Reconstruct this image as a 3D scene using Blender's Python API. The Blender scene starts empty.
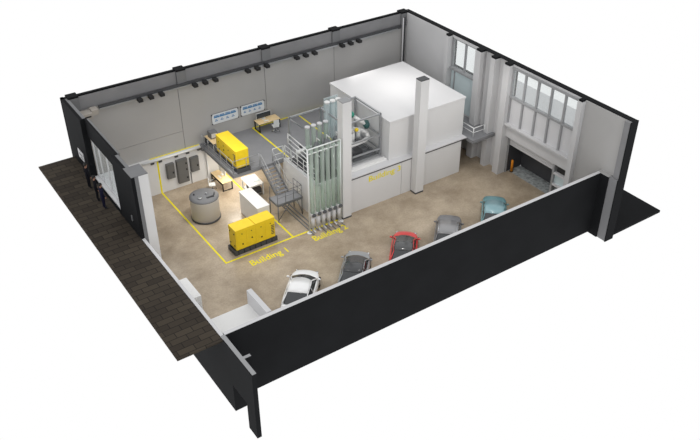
import bpy, bmesh, math, random
from mathutils import Vector, Matrix
C = bpy.context.scene.collection
PI = math.pi
R = math.radians

# ------------------------------------------------------------------ camera
cd = bpy.data.cameras.new('camera'); cam = bpy.data.objects.new('camera', cd); C.objects.link(cam)
cam.location = (-11.77, -28.54, 33.0)
cam.rotation_euler = (R(90 - 34.787), 0, R(55.637 - 90))
cd.sensor_width = 36; cd.lens = 821.64 / 700 * 36; cd.clip_end = 300
bpy.context.scene.camera = cam

# ------------------------------------------------------------------ world, exposure
wd = bpy.data.worlds.new('world'); bpy.context.scene.world = wd; wd.use_nodes = True
wd.node_tree.nodes['Background'].inputs[0].default_value = (1, 1, 1, 1)
wd.node_tree.nodes['Background'].inputs[1].default_value = 1.0
vs = bpy.context.scene.view_settings
vs.view_transform = 'Standard'; vs.look = 'None'; vs.gamma = 1; vs.use_curve_mapping = False
vs.exposure = 0.0

def spot(loc, target, power, size=120, blend=.8, radius=.25, color=(1, .97, .94), parent=None):
    l = bpy.data.lights.new('spot_light', 'SPOT'); l.energy = power; l.spot_size = R(size); l.spot_blend = blend
    l.shadow_soft_size = radius; l.color = color
    o = bpy.data.objects.new('light', l); C.objects.link(o)
    o.location = loc
    o.rotation_euler = (Vector(target) - Vector(loc)).to_track_quat('-Z', 'Y').to_euler()
    if parent: o.parent = parent
    return o
# unseen spots overhead: first gives the box-roof glow, the rest added as fill
spot((23.2, 16.2, 10.2), (23.2, 16.2, 0), 400, 125, 1, .6)
spot((8.2, 14.6, 9.4), (8.6, 16.6, 0), 1200, 110, 1, .4)
for lx in (5.0, 13.0, 21.0): spot((lx, 3.0, 9.4), (lx + .5, 12.0, 1.0), 760, 110, 1, .4)
spot((25.0, 7.5, 9.4), (27.5, 10.5, 2.0), 350, 130, 1, .4)

# ------------------------------------------------------------------ materials
def lin(c):
    return tuple(((v / 255) / 12.92 if v / 255 <= .04045 else ((v / 255 + .055) / 1.055) ** 2.4) for v in c) + (1,)
def mat(name, c, rough=.6, metal=0, noise=0.0, scale=3.0, emit=0, alpha=1, trans=0, spec=.5, coat=0):
    m = bpy.data.materials.new(name); m.use_nodes = True; n = m.node_tree; b = n.nodes['Principled BSDF']
    b.inputs['Base Color'].default_value = lin(c); b.inputs['Roughness'].default_value = rough
    b.inputs['Metallic'].default_value = metal; b.inputs['Alpha'].default_value = alpha
    b.inputs['Transmission Weight'].default_value = trans; b.inputs['Specular IOR Level'].default_value = spec
    b.inputs['Coat Weight'].default_value = coat
    if emit:
        b.inputs['Emission Color'].default_value = lin(c); b.inputs['Emission Strength'].default_value = emit
    if noise:
        tc = n.nodes.new('ShaderNodeTexCoord'); t = n.nodes.new('ShaderNodeTexNoise')
        t.inputs['Scale'].default_value = scale; t.inputs['Detail'].default_value = 5
        r = n.nodes.new('ShaderNodeValToRGB'); k = lin(c)
        r.color_ramp.elements[0].position = .3; r.color_ramp.elements[1].position = .7
        r.color_ramp.elements[0].color = tuple(v * (1 - noise) for v in k[:3]) + (1,)
        r.color_ramp.elements[1].color = tuple(min(1, v * (1 + noise)) for v in k[:3]) + (1,)
        n.links.new(tc.outputs['Object'], t.inputs['Vector']); n.links.new(t.outputs['Fac'], r.inputs[0])
        n.links.new(r.outputs[0], b.inputs['Base Color'])
    return m
M = {}
M['black'] = mat('black_paint', (25, 26, 28), .8, 0, .12, .5, spec=.1)
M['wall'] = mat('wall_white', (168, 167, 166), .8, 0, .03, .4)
M['wallpale'] = mat('wall_pale', (213, 213, 213), .7, 0, .02, .5)
M['roofwhite'] = mat('roof_white', (214, 214, 215), .5, 0, .01, 1)
M['rightwall'] = mat('right_wall_paint', (196, 196, 197), .7, 0, .03, .5)
M['white'] = mat('white_panel', (226, 226, 225), .45, 0, .01, 1)
M['cap'] = mat('wall_cap_grey', (205, 205, 207), .6)
M['grey'] = mat('grey_paint', (150, 151, 153), .6, 0, .03, 1)
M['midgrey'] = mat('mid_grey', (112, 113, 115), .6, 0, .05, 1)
M['darkgrey'] = mat('dark_grey', (66, 67, 70), .55, 0, .05, 2)
M['cabinet'] = mat('cabinet_grey', (98, 98, 97), .5, 0, .04, 2)
M['shadegrey'] = mat('shaded_wall_grey', (128, 128, 130), .8, 0, .05, 1)  # wall grey darkened to hold shade on the upper band and end pilaster
M['deck'] = mat('deck_grey', (128, 129, 132), .6, 0, .06, 1.2)
M['steel'] = mat('galvanised_steel', (170, 172, 175), .38, .55, .06, 4)
M['dsteel'] = mat('dull_steel', (120, 122, 125), .45, .4, .08, 4)
M['wsteel'] = mat('white_steel', (222, 224, 224), .4, .1)
M['yellow'] = mat('yellow_paint', (232, 200, 32), .45, 0, .05, 2)
M['line'] = mat('line_yellow', (236, 222, 20), .6, 0, .1, 6)
M['wood'] = mat('pale_wood', (222, 196, 150), .5, 0, .06, 6)
M['rubber'] = mat('rubber', (22, 22, 24), .7)
M['glassdark'] = mat('tinted_glass', (38, 42, 46), .08, 0, spec=.8)
M['chrome'] = mat('chrome', (210, 212, 215), .15, .9)
M['red'] = mat('red_light', (170, 20, 20), .3)
M['suit'] = mat('dark_suit', (20, 20, 26), .8, spec=.1)
M['navy'] = mat('navy_cloth', (24, 24, 44), .8, spec=.1)
M['skin'] = mat('skin', (150, 108, 88), .6)
M['hair'] = mat('hair', (22, 18, 16), .7)
M['teal'] = mat('teal_enamel', (40, 140, 118), .4)
M['dteal'] = mat('dark_teal', (38, 82, 80), .4)
M['orange'] = mat('orange_plastic', (226, 140, 30), .5)
M['screen'] = mat('screen_dark', (50, 56, 62), .15)
M['poster'] = mat('poster_panel', (212, 215, 218), .5)
M['beige'] = mat('beige_metal', (168, 162, 154), .6)
M['blue'] = mat('poster_blue', (62, 122, 170), .5)
M['tealwall'] = mat('teal_panel', (198, 212, 215), .35, 0, .03, 1)
M['lamp'] = mat('lamp_glow', (255, 246, 230), .4, emit=2.5)

def glass(name, c, alpha, rough=.08):
    m = bpy.data.materials.new(name); m.use_nodes = True; n = m.node_tree; b = n.nodes['Principled BSDF']
    out = n.nodes['Material Output']; t = n.nodes.new('ShaderNodeBsdfTransparent'); mx = n.nodes.new('ShaderNodeMixShader')
    k = lin(c); t.inputs[0].default_value = k; b.inputs['Base Color'].default_value = k; b.inputs['Roughness'].default_value = rough
    mx.inputs[0].default_value = alpha
    n.links.new(t.outputs[0], mx.inputs[1]); n.links.new(b.outputs[0], mx.inputs[2]); n.links.new(mx.outputs[0], out.inputs[0])
    return m
M['pane'] = glass('window_glass', (246, 248, 248), .12)
M['algae'] = glass('green_glass', (224, 234, 227), .30)
M['bluetube'] = glass('pale_blue_glass', (236, 243, 244), .32)

def floor_mat():
    m = mat('epoxy_floor', (160, 145, 125), .32, spec=.4); n = m.node_tree; b = n.nodes['Principled BSDF']
    tc = n.nodes.new('ShaderNodeTexCoord')
    a = n.nodes.new('ShaderNodeTexNoise'); a.inputs['Scale'].default_value = .45; a.inputs['Detail'].default_value = 8; a.inputs['Roughness'].default_value = .65
    d = n.nodes.new('ShaderNodeTexNoise'); d.inputs['Scale'].default_value = 9; d.inputs['Detail'].default_value = 4
    r = n.nodes.new('ShaderNodeValToRGB'); r.color_ramp.elements[0].position = .32; r.color_ramp.elements[1].position = .68
    r.color_ramp.elements[0].color = lin((146, 131, 111)); r.color_ramp.elements[1].color = lin((190, 175, 154))
    mx = n.nodes.new('ShaderNodeMix'); mx.data_type = 'RGBA'; mx.blend_type = 'MULTIPLY'; mx.inputs[0].default_value = .35
    r2 = n.nodes.new('ShaderNodeValToRGB'); r2.color_ramp.elements[0].position = .35; r2.color_ramp.elements[1].position = .6
    r2.color_ramp.elements[0].color = (.6, .6, .6, 1)
    for t in (a, d): n.links.new(tc.outputs['Object'], t.inputs['Vector'])
    n.links.new(a.outputs['Fac'], r.inputs[0]); n.links.new(d.outputs['Fac'], r2.inputs[0])
    n.links.new(r.outputs[0], mx.inputs[6]); n.links.new(r2.outputs[0], mx.inputs[7]); n.links.new(mx.outputs[2], b.inputs['Base Color'])
    return m
M['floor'] = floor_mat()
def paver_mat():
    m = mat('brick_paving', (52, 47, 42), .85, spec=.2); n = m.node_tree; b = n.nodes['Principled BSDF']
    tc = n.nodes.new('ShaderNodeTexCoord'); br = n.nodes.new('ShaderNodeTexBrick')
    mp = n.nodes.new('ShaderNodeMapping'); mp.inputs['Rotation'].default_value = (0, 0, R(0))
    br.inputs['Scale'].default_value = 1.0; br.inputs['Brick Width'].default_value = .9; br.inputs['Row Height'].default_value = .42
    br.inputs['Mortar Size'].default_value = .035; br.inputs['Mortar Smooth'].default_value = 1.0
    br.inputs['Color1'].default_value = lin((68, 61, 52)); br.inputs['Color2'].default_value = lin((52, 46, 40)); br.inputs['Mortar'].default_value = lin((26, 24, 22))
    n.links.new(tc.outputs['Object'], mp.inputs['Vector']); n.links.new(mp.outputs[0], br.inputs['Vector'])
    n.links.new(br.outputs['Color'], b.inputs['Base Color'])
    bp = n.nodes.new('ShaderNodeBump'); bp.inputs['Strength'].default_value = .5; n.links.new(br.outputs['Fac'], bp.inputs['Height']); bp.invert = True
    n.links.new(bp.outputs[0], b.inputs['Normal'])
    return m
M['paver'] = paver_mat()
M['speckle'] = mat('speckled_grating', (160, 165, 165), .6, 0, .45, 4)

# ------------------------------------------------------------------ mesh helpers
class MB:
    def __init__(s): s.bm = bmesh.new(); s.mi = 0
    def _mark(s, fs):
        for f in fs: f.material_index = s.mi
    def box(s, x0, x1, y0, y1, z0, z1, bev=0, rot=None):
        g = bmesh.ops.create_cube(s.bm, size=1); vs_ = g['verts']
        bmesh.ops.scale(s.bm, vec=(x1 - x0, y1 - y0, z1 - z0), verts=vs_)
        bmesh.ops.translate(s.bm, vec=((x0 + x1) / 2, (y0 + y1) / 2, (z0 + z1) / 2), verts=vs_)
        if rot: bmesh.ops.transform(s.bm, matrix=rot, verts=vs_)
        s._mark({f for v in vs_ for f in v.link_faces})
        if bev:
            es = list({e for v in vs_ for e in v.link_edges})
            r = bmesh.ops.bevel(s.bm, geom=es, offset=bev, segments=2, affect='EDGES', profile=.6)
            s._mark(r['faces'])
        return s
    def bar(s, a, b, r=.03, seg=8, r2=None):
        a = Vector(a); b = Vector(b); d = b - a
        mt = Matrix.Translation((a + b) / 2) @ d.to_track_quat('Z', 'Y').to_matrix().to_4x4()
        g = bmesh.ops.create_cone(s.bm, cap_ends=True, segments=seg, radius1=r, radius2=r if r2 is None else r2, depth=d.length, matrix=mt)
        fs = {f for v in g['verts'] for f in v.link_faces}; s._mark(fs)
        if seg > 6:
            for f in fs:
                if len(f.verts) == 4: f.smooth = True
        return s
    def poly(s, pts, r=.03, seg=8):
        for p, q in zip(pts, pts[1:]): s.bar(p, q, r, seg)
        for p in pts[1:-1]: s.ball(p, r)
        return s
    def ball(s, p, r, sc=(1, 1, 1)):
        g = bmesh.ops.create_uvsphere(s.bm, u_segments=12, v_segments=8, radius=r, matrix=Matrix.Translation(Vector(p)) @ Matrix.Diagonal((*sc, 1)))
        fs = {f for v in g['verts'] for f in v.link_faces}; s._mark(fs)
        for f in fs: f.smooth = True
        return s
    def lathe(s, prof, seg=32, at=(0, 0, 0)):
        rings = []
        for r, z in prof:
            rings.append([s.bm.verts.new((at[0] + r * math.cos(2 * PI * i / seg), at[1] + r * math.sin(2 * PI * i / seg), at[2] + z)) for i in range(seg)])
        for a, b in zip(rings, rings[1:]):
            for i in range(seg):
                f = s.bm.faces.new((a[i], a[(i + 1) % seg], b[(i + 1) % seg], b[i])); f.smooth = True; f.material_index = s.mi
        for ring, fl in ((rings[0], True), (rings[-1], False)):
            f = s.bm.faces.new(ring[::-1] if fl else ring); f.material_index = s.mi
        return s
    def build(s, name, m, parent=None, label=None, shift=None):
        bmesh.ops.recalc_face_normals(s.bm, faces=s.bm.faces[:])
        me = bpy.data.meshes.new(name); s.bm.to_mesh(me); s.bm.free()
        for q in (m if isinstance(m, (list, tuple)) else [m]): me.materials.append(M[q] if isinstance(q, str) else q)
        o = bpy.data.objects.new(name, me); C.objects.link(o)
        if parent: o.parent = parent
        if label: o['label'] = label
        return o
def thing(name, label, cat, loc=(0, 0, 0), rz=0, group=None):
    o = bpy.data.objects.new(name, None); C.objects.link(o); o.empty_display_size = .2
    o.location = loc; o.rotation_euler = (0, 0, rz); o['label'] = label; o['category'] = cat
    if group: o['group'] = group
    return o
def tag(o, label, cat, group=None, kind=None):
    o['label'] = label; o['category'] = cat
    if group: o['group'] = group
    if kind: o['kind'] = kind
    return o
def hub(name):
    o = bpy.data.objects.new(name, None); C.objects.link(o); o['kind'] = 'structure'; return o
def struct(o): o['kind'] = 'structure'; return o
def dup(root, loc, rz=None, label=None):
    r = root.copy(); C.objects.link(r); r.location = loc
    if rz is not None: r.rotation_euler = (0, 0, rz)
    if label: r['label'] = label
    for ch in list(root.children):
        c = ch.copy(); C.objects.link(c); c.parent = r
        for g in ch.children:
            d = g.copy(); C.objects.link(d); d.parent = c
    return r

P = 4.85    # street level outside on the left = top of the cut front wall
D = 2.87    # mezzanine level
T = 9.0     # top of the tall walls

# ------------------------------------------------------------------ setting
b = MB(); b.box(.15, 28.9, .4, 21.4, -.12, 0); struct(b.build('floor', 'floor'))

# front wall, cut low (black outside, white inside, pale cap)
b = MB(); b.box(.14, 27.76, .15, .27, 0.12, P - .01); b.mi = 1; b.box(.25, 27.76, .27, .36, 0, P - .01); b.mi = 2; b.box(.25, 27.74, .13, .35, P - .01, P + .01)
w = struct(b.build('wall_front', ['black', 'wallpale', 'cap']))

# left wall
b = MB()
b.box(0, .14, -.15, 10.1, .28, P - .12); b.mi = 1; b.box(.14, .25, .27, 10.1, 0, P - .12); b.mi = 2; b.box(.02, .2, -.1, 10.1, P - .12, P + .01)
b.mi = 0
b.box(0, .2, 10.1, 22.2, 0, P - .12)
b.box(0, .2, 10.1, 13.2, P - .12, T)                  # dark wing beside the entrance
b.box(.3, .42, 13.2, 18.4, 7.75, T)                   # lintel over the entrance
b.box(0, .2, 18.4, 22.2, P - .12, T)
b.box(.2, .42, 18.4, 18.5, P - .12, T); b.box(.2, .42, 13.1, 13.2, P - .12, T)
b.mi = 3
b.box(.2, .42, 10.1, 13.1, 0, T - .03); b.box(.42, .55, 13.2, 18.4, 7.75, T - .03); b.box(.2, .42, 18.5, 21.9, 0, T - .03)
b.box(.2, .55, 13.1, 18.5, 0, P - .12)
b.mi = 1
b.box(.42, 1.0, 10.12, 11.35, 0, T - .02)
b.mi = 3
b.box(.02, 1.0, 10.12, 11.35, T - .02, T + .02)
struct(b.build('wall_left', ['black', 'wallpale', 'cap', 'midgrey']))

# wing wall that runs on past the front corner, on a post
b = MB()
b.box(0, .25, -.75, -.15, .28, P); b.box(0, .25, -3.1, -.75, 2.2, P); b.box(0, .25, -3.1, -2.25, .42, 2.2)
b.box(.14, .25, -.15, .15, .28, P); b.box(.25, .9, -.75, -.45, .28, P - 1.2)
b.box(.25, .62, -1.92, -1.76, 2.2, P)
b.mi = 1; b.box(.03, .25, -3.1, .15, P, P + .03); b.box(.25, .62, -1.92, -1.76, P, P + .03)
struct(b.build('trim_1', ['black', 'grey']))

# entrance glazing in the left wall
e = hub('door_1')
b = MB()
for y in (13.3, 14.5, 15.9, 17.3, 18.34): b.box(.46, .54, y - .04, y + .04, P, 7.75)
for z in (P + .04, 7.7): b.box(.46, .54, 13.2, 18.4, z - .04, z + .04)
b.build('door_frame', 'cap', e)
MB().box(.49, .51, 13.26, 18.34, P + .08, 7.66).build('pane', 'pane', e)
MB().bar((.42, 14.4, P + .9), (.42, 14.4, P + 1.5), .02).build('handle', 'steel', e)
MB().box(.2, 1.6, 13.2, 18.4, P - .14, P + .0).build('threshold', 'cap', e)

# pavement outside on the left
b = MB(); b.box(-2.45, -.0, -.15, 21.65, P - .1, P); struct(b.build('trim_2', 'paver'))
# dark ground outside on the right
b = MB(); b.box(28.75, 34.1, -.85, 2.7, -.2, -.02); b.box(30.5, 34.1, 2.7, 21.0, -.2, -.02); struct(b.build('trim_3', 'black'))

# back wall: lower retaining wall, ledge, upper wall with joints, black top
b = MB()
b.box(.2, 28.1, 21.4, 21.75, 0, D - .26); b.box(.2, 9.05, 21.4, 21.75, D - .26, D)
b.mi = 1
xs = [.2, 7.95, 14.9, 21.1, 28.3]
for x0, x1 in zip(xs, xs[1:]):
    b.box(x0 + .02, x1 - .02, 21.75, 22.0, 0, 4.28 if x0 < 1 else 4.31); b.box(x0 + .02, x1 - .02, 21.75, 22.0, 4.31, 7.95)
    b.mi = 4; b.box(x0 + .02, x1 - .02, 21.75, 22.0, 7.95, T - .06); b.mi = 1  # band above the rail: shade near the wall top, painted as grey
b.mi = 2
b.box(.2, 28.3, 21.78, 22.02, 0, T - .06)
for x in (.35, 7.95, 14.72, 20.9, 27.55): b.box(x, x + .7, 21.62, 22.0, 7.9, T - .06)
b.mi = 0
b.mi = 3
b.box(0, 28.5, 22.02, 22.12, 0, T); b.box(.0, 28.5, 21.88, 22.02, T - .06, T)
for x in (.35, 7.95, 14.72, 20.9, 27.55): b.box(x, x + .7, 21.62, 22.25, T - .06, T + .08)
struct(b.build('wall_back', ['wallpale', 'wall', 'midgrey', 'black', 'shadegrey']))

# right wall
b = MB()
def wr(y0, y1, z0, z1, x=28.1, x1=28.5): b.box(x, x1, y0, y1, z0, z1)
wr(16.0, 21.75, 0, T - .06)
wr(12.35, 13.0, 0, T - .06, 28.1); wr(13.0, 16.0, 0, 3.0, 28.3); wr(13.0, 16.0, 8.75, T - .06, 28.15)
wr(11.3, 12.35, 0, T - .06, 28.35)
wr(9.95, 10.85, 0, T - .06, 28.35)
wr(2.65, 9.5, 8.8, T - .06, 28.15)
wr(3.0, 9.35, 3.25, 4.4, 28.15); b.box(27.85, 28.5, 2.9, 9.4, 4.28, 4.42)
b.mi = 4; wr(.13, 2.65, 0, T - .06); wr(-.9, .13, P, T - .06)  # end section in a darker tone, its dimmer light put into the colour
b.mi = 2; wr(-.5, .38, 0, P - .05, 27.76); b.mi = 4; wr(-.5, .38, P - .05, P, 27.76)
b.mi = 0
for y0, y1 in ((16.0, 16.35), (12.35, 12.95), (10.85, 11.3), (9.35, 9.95), (2.6, 3.0)): b.box(27.75, 28.5, y0, y1, 0, T - .12)
b.mi = 3; b.box(27.86, 28.5, -1.15, -.5, 0, P); b.box(27.94, 28.5, -1.15, -.7, P, T - .04)  # end pilaster: unlit look painted in with the shade grey
b.mi = 2
for q in ((-1.2, 3.05, 3.3, T), (9.3, 13.1, 3.3, T), (15.95, 22.1, 3.3, T), (3.05, 9.3, 3.3, 4.5), (3.05, 9.3, 8.75, T), (13.1, 15.95, 3.3, 6.45), (13.1, 15.95, 8.7, T)): b.box(28.5, 28.62, *q)
b.box(28.5, 28.62, -1.2, 3.0, -.02, 3.3); b.box(28.5, 28.62, 9.35, 22.1, -.02, 3.3)
b.box(28.2, 28.5, -1.15, 22.0, T - .06, T)
b.mi = 2
for y0, y1 in ((16.0, 16.35), (12.35, 12.9), (10.85, 11.3), (9.4, 9.9), (2.65, 2.95)): b.box(27.8, 28.3, y0, y1, T - .12, T + .02)
b.box(27.84, 28.62, -1.22, -1.15, -.02, P); b.box(27.92, 28.62, -1.22, -1.15, P, T + .02)
wallr = b.build('wall_right', ['rightwall', 'cap', 'black', 'shadegrey', 'wall'])
struct(wallr)

# window bays in the right wall
w = hub('window_1')
b = MB()
for y in (13.05, 14.5, 15.95): b.box(28.2, 28.34, y - .07, y + .07, 6.3, 8.75)
b.box(28.2, 28.34, 13.0, 16.0, 8.65, 8.78); b.box(28.0, 28.4, 13.0, 16.0, 6.25, 6.4)
b.build('window_frame', 'grey', w)
MB().box(28.26, 28.28, 13.0, 16.0, 6.4, 8.65).build('pane', 'pane', w)
b = MB(); b.box(28.3, 28.4, 13.0, 16.0, 3.0, 6.25).build('panel', 'tealwall', w, label='pale blue-green panel')
b = MB(); b.box(28.24, 28.3, 15.55, 15.65, 3.0, 6.25).build('mullion', 'grey', w)
w = hub('window_2')
ys = [3.05 + i * (9.3 - 3.05) / 5 for i in range(6)]
b = MB()
for y in ys: b.box(28.1, 28.26, y - .07, y + .07, 4.4, 8.8)
for z in (8.74, 6.5): b.box(28.05, 28.3, 3.0, 9.35, z - .08, z + .08)
b.build('window_frame', 'grey', w)
for y0, y1 in zip(ys, ys[1:]):
    MB().box(28.19, 28.21, y0 + .07, y1 - .07, 6.58, 8.66).build('pane', 'pane', w)
    MB().box(28.22, 28.26, y0 + .07, y1 - .07, 4.42, 6.42).build('panel', 'cap', w)

# vestibule behind the roller door
b = MB(); b.box(28.9, 30.2, 3.0, 9.35, -.1, .0); b.mi = 1; b.box(30.2, 30.4, 2.9, 9.3, -.1, 3.3); b.box(28.62, 30.2, 2.8, 3.0, -.1, 3.3); b.box(28.62, 30.2, 9.35, 9.5, -.1, 3.3)
b.mi = 2; b.box(28.62, 33.2, 2.8, 16.5, 4.6, 4.8)
b.mi = 1; b.box(28.62, 30.4, 2.8, 9.4, 3.3, 3.4)
struct(b.build('trim_4', ['speckle', 'darkgrey', 'cap']))
d = hub('door_2')
b = MB()
for i in range(5): b.box(28.64, 28.7, 4.56, 9.33, 2.4 + i * .18, 2.4 + i * .18 + .165)
b.build('roller_door', 'cap', d, label='raised pale slatted roller door')
MB().box(28.52, 28.62, 9.27, 9.34, 0, 3.25).build('door_frame', 'grey', d)
MB().box(28.25, 28.6, 4.4, 4.56, 0, 3.25).build('door_frame', 'grey', d)
b = MB(); b.box(28.25, 28.5, 3.0, 4.4, 1.5, 1.66); b.box(28.25, 28.5, 3.0, 4.4, 2.4, 2.56); b.box(28.25, 28.5, 3.0, 4.4, 0, .08)
b.build('door_rail', 'cap', d)
MB().box(28.42, 28.44, 3.0, 4.4, 1.66, 2.4).build('pane', 'tealwall', d)

# mezzanine: grey deck around the plant, white podium below buildings 2 and 3
b = MB()
b.box(9.05, 13.1, 16.3, 21.75, D - .25, D); b.box(13.1, 19.2, 16.3, 21.75, D - .25, D)
b.box(26.1, 28.3, 10.6, 21.75, D - .25, D); b.box(19.2, 26.1, 19.4, 21.75, D - .25, D)
b.mi = 1
b.box(13.1, 26.1, 16.3, 16.45, 0, D - .25)
for q in ((12.7, 16.5), (9.3, 21.1)): b.box(q[0] - .1, q[0] + .1, q[1] - .1, q[1] + .1, 0, D - .25)
struct(b.build('trim_6', ['deck', 'wallpale']))
b = MB()
b.box(13.1, 15.45, 11.8, 16.3, 0, D); b.box(15.45, 20.0, 11.33, 16.3, 0, D - .14); b.box(20.03, 25.62, 11.33, 16.3, 0, D - .14)
b.mi = 2; b.box(15.45, 25.6, 11.3, 16.3, D - .14, D - .05)
b.mi = 1; b.box(15.45, 26.1, 11.3, 16.3, D - .05, D + .02)
b.box(13.1, 13.35, 11.8, 16.3, D, D + .06); b.box(13.1, 15.45, 11.8, 12.05, D, D + .06)
struct(b.build('trim_7', ['wallpale', 'cap', 'darkgrey']))
# building 3: big white enclosure
t = thing('plant_enclosure', 'large plain white box room standing on the mezzanine, labelled building 3', 'enclosure', (22.65, 15.6, D + .02))
b = MB(); b.box(-3.45, 3.45, -3.75, 3.8, 0, 3.02); b.build('enclosure_wall', 'wallpale', t)
b = MB(); b.box(-3.5, 3.5, -3.82, 3.85, 3.02, 3.14, .02); b.build('roof', 'roofwhite', t)

# columns
def column(x0, x1, y0, y1, label, z=9.1, top='darkgrey'):
    t = thing('column', label, 'column', ((x0 + x1) / 2, (y0 + y1) / 2, 0), group=None)
    hx, hy = (x1 - x0) / 2, (y1 - y0) / 2
    MB().box(-hx, hx, -hy, hy, .12, z - .06).build('shaft', 'wallpale', t)
    MB().box(-hx - .01, hx + .01, -hy - .01, hy + .01, 0, .12).build('base', 'darkgrey', t, label='dark base band')
    MB().box(-hx, hx, -hy, hy, z - .06, z).build('cut_top', top, t, label='grey cut top' if top == 'grey' else 'dark cut top')
column(14.68, 15.38, 10.98, 11.62, 'tall square pale column right beside the green glass tubes', top='grey')
column(20.88, 21.6, 10.68, 11.26, 'tall square pale column in front of the big white box room')

# ------------------------------------------------------------------ low white rooms at the front-left corner
b = MB(); b.box(.26, 3.0, .42, 2.55, 0, 3.95); b.mi = 1; b.box(2.82, 3.1, .42, 2.6, 0, P)
t = b.build('corner_room', ['white', 'cap']); tag(t, 'flat white roofed corner room with a raised end wall, tucked behind the black front wall', 'room')
b = MB(); b.box(.26, 1.0, 4.55, 6.45, 0, 4.0, .01); t = b.build('service_cupboard', 'white'); tag(t, 'tall white box cupboard against the left wall beside the brick pavement', 'cupboard')

# ------------------------------------------------------------------ floor markings
def marking(boxes, label):
    b = MB()
    for q in boxes: b.box(*q)
    tag(b.build('floor_marking', 'line'), label, 'marking')
marking([(5.5, 5.62, 11.1, 21.38, 0, .012), (5.62, 14.6, 11.1, 11.22, 0, .012)], 'yellow line along the left and front of building 1 on the tan floor')
marking([(10.62, 10.74, 11.22, 21.3, 0, .012)], 'yellow line on the tan floor running under the stair landing')
marking([(13.48, 13.6, 16.35, 21.7, D, D + .012)], 'yellow line across the grey deck from the desk to the railing')
marking([(13.6, 20.4, 21.58, 21.7, D, D + .012)], 'yellow line on the grey deck along the foot of the back wall')
marking([(17.48, 17.58, 16.4, 21.58, D, D + .012)], 'short yellow line on the deck behind the glass tubes')
marking([(5.5, 5.62, 21.385, 21.4, .01, D - .1)], 'yellow line climbing the low back wall left of the grey cabinets')
marking([(5.1, 9.0, 21.6, 21.72, D, D + .012)], 'yellow line along the ledge above the grey cabinets')

def text(body, loc, width, height, rot, label):
    cu = bpy.data.curves.new('t', 'FONT'); cu.body = body; cu.size = 1; cu.extrude = .004; cu.offset = .012
    o = bpy.data.objects.new('t', cu); C.objects.link(o)
    bpy.context.view_layer.update()
    me = bpy.data.meshes.new_from_object(o.evaluated_get(bpy.context.evaluated_depsgraph_get()))
    bpy.data.objects.remove(o)
    x = [v.co.x for v in me.vertices]; y = [v.co.y for v in me.vertices]
    sx = width / (max(x) - min(x)); sy = height / .72
    for v in me.vertices: v.co.x = (v.co.x - min(x)) * sx; v.co.y *= sy
    me.materials.clear(); me.materials.append(M['line'])
    n = bpy.data.objects.new('painted_lettering', me); C.objects.link(n); n.location = loc; n.rotation_euler = rot
    tag(n, label, 'lettering')
text('Building 1', (6.85, 9.92, .006), 2.75, .58, (0, 0, 0), 'yellow words Building 1 on the tan floor in front of the yellow generator')
text('Building 2', (11.7, 9.92, .006), 2.7, .58, (0, 0, 0), 'yellow words Building 2 on the tan floor in front of the green tubes')
text('Building 3', (17.1, 11.322, 2.1), 2.8, .45, (R(90), 0, 0), 'yellow words Building 3 on the white podium wall')

# ------------------------------------------------------------------ back wall track with spotlights
t = thing('lighting_track', 'long dark track rail running high along the back wall', 'rail', (14.5, 21.5, 7.85))
b = MB(); b.box(-12.3, 13.0, .0, .14, -.04, .2); b.build('rail', 'darkgrey', t)
b = MB(); b.box(-12.3, 12.6, -.1, -.02, -.04, .04); b.build('cable_tray', 'steel', t)
for i in range(9): MB().box(-12 + i * 3.1, -11.9 + i * 3.1, .14, .25, -.05, .05).build('bracket', 'darkgrey', t)
sp0 = None
names = ['first', 'second', 'third', 'fourth', 'fifth']
trip = [4.95, 9.05, 13.25, 17.4, 21.5]
for gi, x0 in enumerate(trip):
    for k in range(3):
        x = x0 + k * .79
        lb = f'black track spotlight, {["left", "middle", "right"][k]} of the {names[gi]} trio from the left'
        if sp0 is None:
            sp0 = thing('track_spotlight', lb, 'spotlight', (x, 21.3, 7.95), group='spotlights on the back wall rail')
            b = MB(); b.box(-.16, .16, -.34, .1, -.2, .02, .02); b.build('housing', 'rubber', sp0)
            b = MB(); b.box(-.12, .12, -.28, .04, -.215, -.2); b.build('lens', 'cap', sp0)
            b = MB(); b.box(-.03, .03, .06, .12, .0, .1); b.build('bracket', 'darkgrey', sp0)
        else:
            dup(sp0, (x, 21.3, 7.95), label=lb)
for x0 in trip: spot((x0 + .79, 21.0, 7.6), (x0 + .79, 16.5, 0), 160, 100, 1, .3)
t = thing('crane_end_carriage', 'beige block with a dark slot at the left end of the back wall rail', 'bracket', (1.3, 21.2, 7.7))
b = MB(); b.box(-.5, .25, -.35, .35, -.1, .3, .02); b.box(.25, .7, -.2, .4, 0, .38, .02); b.build('body', 'beige', t)
MB().box(-.42, .12, -.36, -.33, .04, .14).build('slot', 'rubber', t)
t = thing('crane_post', 'slim pale vertical pipe in the back right corner', 'pipe', (27.7, 21.55, 0))
MB().bar((0, 0, D), (0, 0, 8.6), .06).build('pipe', 'cap', t)
MB().box(.12, .2, -.05, .1, D, 8.6).build('rail', 'darkgrey', t)

# wall-top handrail beam of the retaining wall
t = thing('pipe_rail', 'shiny white pipe along the top of the low back wall', 'pipe', (4.4, 21.3, 2.86))
MB().bar((0, 0, 0), (4.9, 0, .0), .085, 14).build('pipe', 'wsteel', t)
for x in (.75, 1.35, 2.6, 3.5, 4.4): MB().box(x - .12, x + .12, -.06, .1, -.22, -.08).build('clamp', 'darkgrey', t)
MB().box(4.55, 4.85, -.2, .1, -.3, .15, .03).build('end_box', 'dsteel', t)

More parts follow.
